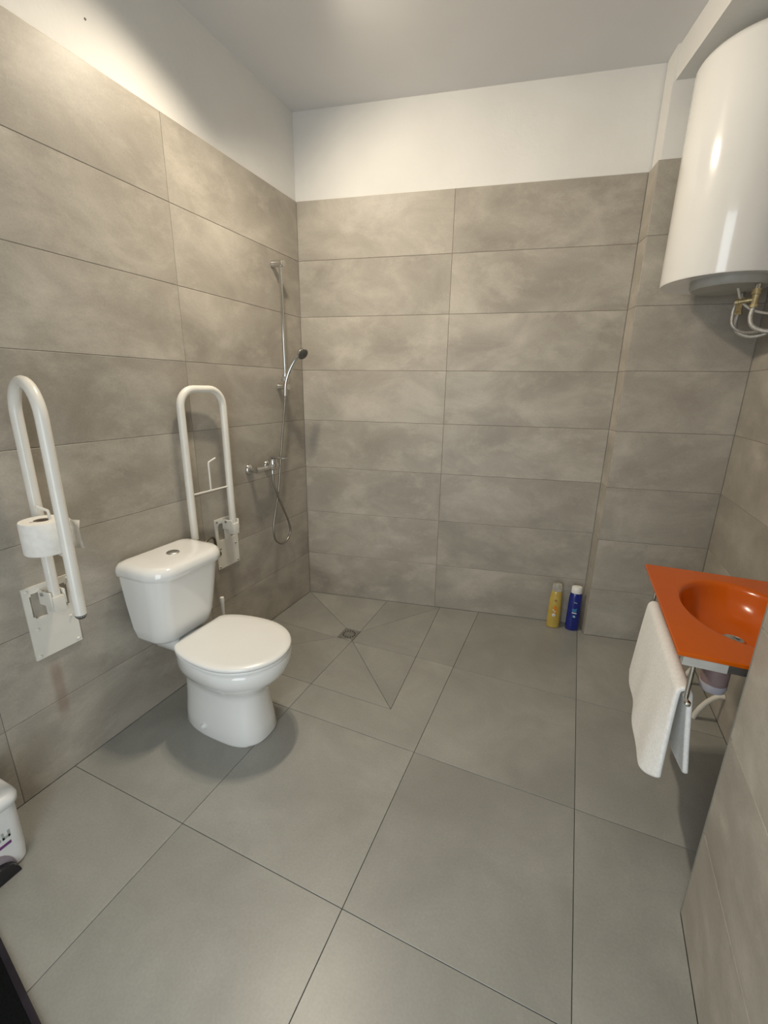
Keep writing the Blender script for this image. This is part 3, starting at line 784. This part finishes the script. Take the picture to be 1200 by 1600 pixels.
outer = [Vector((*rect_pt(a), SZ)) for a in angs]
def shrink(L, g, z):
    return [Vector((min(max(p.x, bx0 + g), bx1 - g), min(max(p.y, by0 + g), by1 - g), z)) for p in L]
T = 0.012
prof_up = [(1.0, 0.0), (0.965, -0.004), (0.93, -0.016), (0.88, -0.040), (0.78, -0.068), (0.62, -0.088), (0.40, -0.100), (0.14, -0.105)]
loops = [ellang(k, SZ + dz) for k, dz in reversed(prof_up)]
loops += [ellang(1.05, SZ), shrink(outer, 0.002, SZ), shrink(outer, 0.0, SZ - 0.002), shrink(outer, 0.0, SZ - T + 0.002), shrink(outer, 0.002, SZ - T), ellang(1.07, SZ - T)]
loops += [ellang(k + 0.05, SZ + dz - T) for k, dz in prof_up]
loft(bm, loops, True, True)
part('glass_top', bm, M['orange_glass'], angle=35)
gt = bpy.data.objects['glass_top']
bm = bmesh.new(); lathe(bm, [(0.036, 0.0), (0.036, 0.003), (0.030, 0.006), (0.024, 0.003), (0.0, 0.002)], (ex_, ey_, SZ - 0.106), n=28); wst = part('waste_ring', bm, M['chrome'])
objs = [gt, wst]
for y in (-1.148, -0.545):
    bm = bmesh.new(); box(bm, 1.922, 2.020, y - 0.012, y + 0.012, SZ - T - 0.026, SZ - T - 0.0005, 0.001, 1); objs.append(part('support_plate', bm, M['plain_grey'], smooth=False))
    bm = bmesh.new(); box(bm, 2.020, 2.322, y - 0.010, y + 0.010, SZ - T - 0.024, SZ - T - 0.0005, 0.001, 1); box(bm, 2.306, 2.326, y - 0.010, y + 0.010, SZ - 0.14, SZ - T - 0.022, 0.001, 1); objs.append(part('support_arm', bm, M['bracket_dark'], smooth=False))
# waste and bottle trap
bm = bmesh.new(); lathe(bm, [(0.0, 0.640), (0.030, 0.636), (0.030, 0.622), (0.016, 0.620), (0.016, 0.575), (0.0, 0.575)], (ex_, ey_, 0), n=24); objs.append(part('waste_fitting', bm, M['plain_grey']))
bm = bmesh.new(); lathe(bm, [(0.0, 0.588), (0.024, 0.588), (0.036, 0.582), (0.038, 0.575), (0.037, 0.490), (0.0, 0.490)], (ex_ - 0.02, ey_, 0), n=28); trap = part('bottle_trap', bm, M['trap_mauve']); objs.append(trap)
bm = bmesh.new(); lathe(bm, [(0.038, 0.490), (0.038, 0.478), (0.034, 0.462), (0.022, 0.454), (0.0, 0.452)], (ex_ - 0.02, ey_, 0), n=28); objs.append(part('trap_cup', bm, M['trap_white']))
bm = bmesh.new(); tube(bm, smooth_path([(ex_, ey_, 0.55), (2.20, ey_, 0.55), (2.28, ey_, 0.55), (2.325, ey_, 0.55)], 3), 0.016, 16); objs.append(part('waste_pipe', bm, M['pipe_white']))
# towel rail under the front edge
BXX, BZ = 1.951, 0.610
bm = bmesh.new()
for y in (-1.148, -0.556): tube(bm, [(BXX, y, SZ - T - 0.027), (BXX, y, BZ - 0.002)], 0.0058, 12)
tube(bm, [(BXX, -1.165, BZ), (BXX, -0.9, BZ), (BXX, -0.545, BZ)], 0.0058, 12)
rail = part('towel_rail', bm, M['nickel']); objs.append(rail)
for y in (-1.168, -0.543):
    bm = bmesh.new(); lathe(bm, [(0.0, -0.010), (0.006, -0.008), (0.0085, 0.0), (0.006, 0.008), (0.0, 0.010)], (BXX, y, BZ), 'Y', 16); objs.append(part('rail_knob', bm, M['nickel']))
under(sk, *objs)

# towel
def towel():
    bm = bmesh.new()
    NS, NY = 56, 40
    r = 0.0145
    Lf, Lb = 0.300, 0.262
    Y0, Y1 = -0.574, -1.132
    rows = []
    for j in range(NY + 1):
        v = j / NY                      # 0 far, 1 near
        row = []
        # the lower corners are rounded, so the flaps are shorter near the side edges
        e = max(0.0, abs(v - 0.5) - 0.36) / 0.14
        lf = Lf * (1 - 0.10 * e ** 2.2); lb = Lb * (1 - 0.10 * e ** 2.2)
        tot = lf + pi * r + lb
        for i in range(NS + 1):
            d = i / NS * tot
            if d < lf:
                q = (lf - d) / Lf       # 1 at the bottom
                y = (Y0 + (Y1 - Y0) * v) * (1 - q) + (-0.615 + (-1.158 + 0.615) * v) * q
                z = BZ - q * Lf
                x = BXX - r - 0.034 * q ** 0.9
                x += 0.007 * q * sin(v * 6.0 + 0.6) + 0.003 * q * sin(v * 17 + 2)
                x += 0.030 * max(0.0, (v - 0.86) / 0.14) ** 2 * q            # near edge curls back
                z += 0.008 * q * q * sin(v * 6.3 - 0.4)
            elif d < lf + pi * r:
                a = pi - (d - lf) / r
                y = Y0 + (Y1 - Y0) * v
                x = BXX + r * cos(a); z = BZ + r * sin(a)
            else:
                q = (d - lf - pi * r) / Lb
                y = (Y0 + (Y1 - Y0) * v) * (1 - q) + (-0.60 + (-1.150 + 0.60) * v) * q
                z = BZ - q * Lb
                x = BXX + r + 0.024 * q + 0.004 * q * sin(v * 8 + 1) + 0.005 * q * q * sin(v * 15)
                z += 0.008 * q * sin(v * 5 + 1)
            row.append(Vector((x, y, z)))
        rows.append(row)
    loft(bm, rows, False, False, False)
    me = finish(bm, 'towel', True, 180)
    o = new_obj('hand_towel', me, mat=M['towel'])
    m_ = o.modifiers.new('solidify', 'SOLIDIFY'); m_.thickness = 0.015; m_.offset = 0
    m2 = o.modifiers.new('subsurf', 'SUBSURF'); m2.levels = 2; m2.render_levels = 2
    tag(o, 'white terry towel folded over the rail under the orange basin', 'towel')
towel()

# pipes from the wall into the floor under the basin
for i, (y, lab) in enumerate(((-0.335, 'curved white waste pipe from wall to floor, nearer of the two under the basin'), (-0.075, 'curved white waste pipe from wall to floor, farther one in the corner under the basin'))):
    bm = bmesh.new()
    xw = COLF1.x + (0.305 - y) / 1.555 * 0.0176
    tube(bm, smooth_path([(xw - 0.001, y, 0.138), (xw - 0.025, y, 0.132), (xw - 0.055, y, 0.098), (xw - 0.080, y, 0.048), (xw - 0.094, y, 0.0005)], 8), 0.0105, 14)
    tag(part('waste_pipe', bm, M['pipe_white'], angle=60), lab, 'pipe', 'white pipes under the basin')

# ------------------------------------------------------------------ pedal bin
bn = empty('pedal_bin', (0.115, -1.985, 0)); tag(bn, 'white plastic pedal bin with a purple label stripe against the left wall', 'bin')
bm = bmesh.new()
loft(bm, [rrect(-a, a, -b, b, r, z, 8) for a, b, r, z in ((0.084, 0.088, 0.03, 0.0), (0.092, 0.095, 0.034, 0.006), (0.094, 0.098, 0.036, 0.05), (0.094, 0.099, 0.034, 0.20), (0.094, 0.099, 0.034, 0.212))]); part('body', bm, M['bin_plastic'], bn)
bm = bmesh.new()
loft(bm, [rrect(-a, a + 0.004, -b, b, 0.036, z, 8) for a, b, z in ((0.094, 0.102, 0.213), (0.098, 0.106, 0.216), (0.099, 0.107, 0.232), (0.096, 0.104, 0.243), (0.088, 0.096, 0.250), (0.06, 0.07, 0.254))]); part('lid', bm, M['bin_plastic'], bn, angle=60)
bm = bmesh.new(); loft(bm, [[Vector((x, 0.058 * cos(t) , 0.004 + 0.080 * sin(t))) for t in [pi * k / 14 for k in range(15)]] for x in (0.0925, 0.0958)]); part('pedal_recess', bm, M['recess_grey'], bn, smooth=False)
bm = bmesh.new(); loft(bm, [[Vector((x, 0.056 * sy, z0 + hh)) for sy, hh in [(cos(pi * k / 14), 0.050 * sin(pi * k / 14)) for k in range(15)]] for x, z0 in ((0.093, 0.003), (0.112, 0.003), (0.118, 0.001))]); part('pedal', bm, M['black_plastic'], bn, smooth=False)
bm = bmesh.new(); box(bm, 0.0935, 0.0955, -0.040, 0.058, 0.094, 0.103); part('label_stripe', bm, M['purple_print'], bn, smooth=False)
for (y0, y1, z0, z1, sk_) in ((0.045, 0.049, 0.112, 0.132, 0), (0.030, 0.034, 0.112, 0.132, 0), (0.031, 0.048, 0.112, 0.1165, 1), (0.012, 0.016, 0.112, 0.132, 0), (0.012, 0.025, 0.1275, 0.132, 0), (0.012, 0.025, 0.112, 0.1165, 0), (-0.008, -0.004, 0.112, 0.132, 0)):
    bm = bmesh.new(); box(bm, 0.0940, 0.0955, y0 + 0.010, y1 + 0.0115, z0 + 0.006, z1 + 0.010); part('label_letter', bm, M['grey_print'], bn, smooth=False)

# ------------------------------------------------------------------ door mat
dm = empty('door_mat', (0.30, -2.038, 0.0005), math.atan2(-0.056, 0.278)); tag(dm, 'black mat with a shiny edge on the floor at the near left corner', 'mat')
bm = bmesh.new(); box(bm, 0.012, 0.688, -0.438, -0.012, 0.0, 0.010, 0.002, 1); part('pile', bm, M['mat_black'], dm)
bm = bmesh.new()
for x0, x1, y0, y1 in ((0, 0.70, -0.014, 0), (0, 0.70, -0.45, -0.436), (0, 0.014, -0.436, -0.014), (0.686, 0.70, -0.436, -0.014)): box(bm, x0, x1, y0, y1, 0.0, 0.012, 0.003, 2)
part('border', bm, M['mat_edge'], dm)

# ------------------------------------------------------------------ ceiling lamp (above the frame): three spots on a bar
lp = empty('ceiling_spot_lamp', LAMP); tag(lp, 'ceiling lamp bar with three small spots above the toilet', 'lamp')
bm = bmesh.new(); box(bm, -0.03, 0.03, -0.13, 0.13, -0.022, -0.0005, 0.004, 2); part('base_bar', bm, M['lamp_metal'], lp)
SPOTS = ((0.0, 0.07, Vector((0.50, 0.55, -1.0)), 1.05), (0.0, 0.0, Vector((0.06, -0.25, -1.0)), 0.85), (0.0, -0.07, Vector((0.85, -0.10, -1.0)), 1.15))
for (sx, sy, d, e) in SPOTS:
    d = d.normalized(); c = Vector((sx, sy, -0.075)); Dm = dirM(d)
    bm = bmesh.new(); tube(bm, [(sx, sy, -0.02), tuple(c - d * 0.02)], 0.006, 10); part('stem', bm, M['lamp_metal'], lp)
    bm = bmesh.new(); lathe(bm, [(0.012, -0.032), (0.026, -0.028), (0.031, 0.010), (0.033, 0.012), (0.030, 0.006), (0.024, -0.020)], c, n=24, M=Dm, cap1=False); part('spot_shade', bm, M['lamp_metal'], lp)
    bm = bmesh.new(); lathe(bm, [(0.024, -0.012), (0.024, 0.000), (0.015, 0.006), (0.0, 0.008)], c, n=20, M=Dm); part('bulb', bm, M['bulb'], lp)
    L = bpy.data.lights.new('spot_light', 'SPOT'); L.energy = LAMP_ENERGY * e; L.color = LAMP_COLOR
    L.spot_size = radians(164); L.spot_blend = 0.70; L.shadow_soft_size = 0.03
    lo = bpy.data.objects.new('spot_light', L); COL.objects.link(lo); lo.parent = lp
    lo.location = c + d * 0.05; lo.rotation_euler = d.to_track_quat('-Z', 'Y').to_euler()
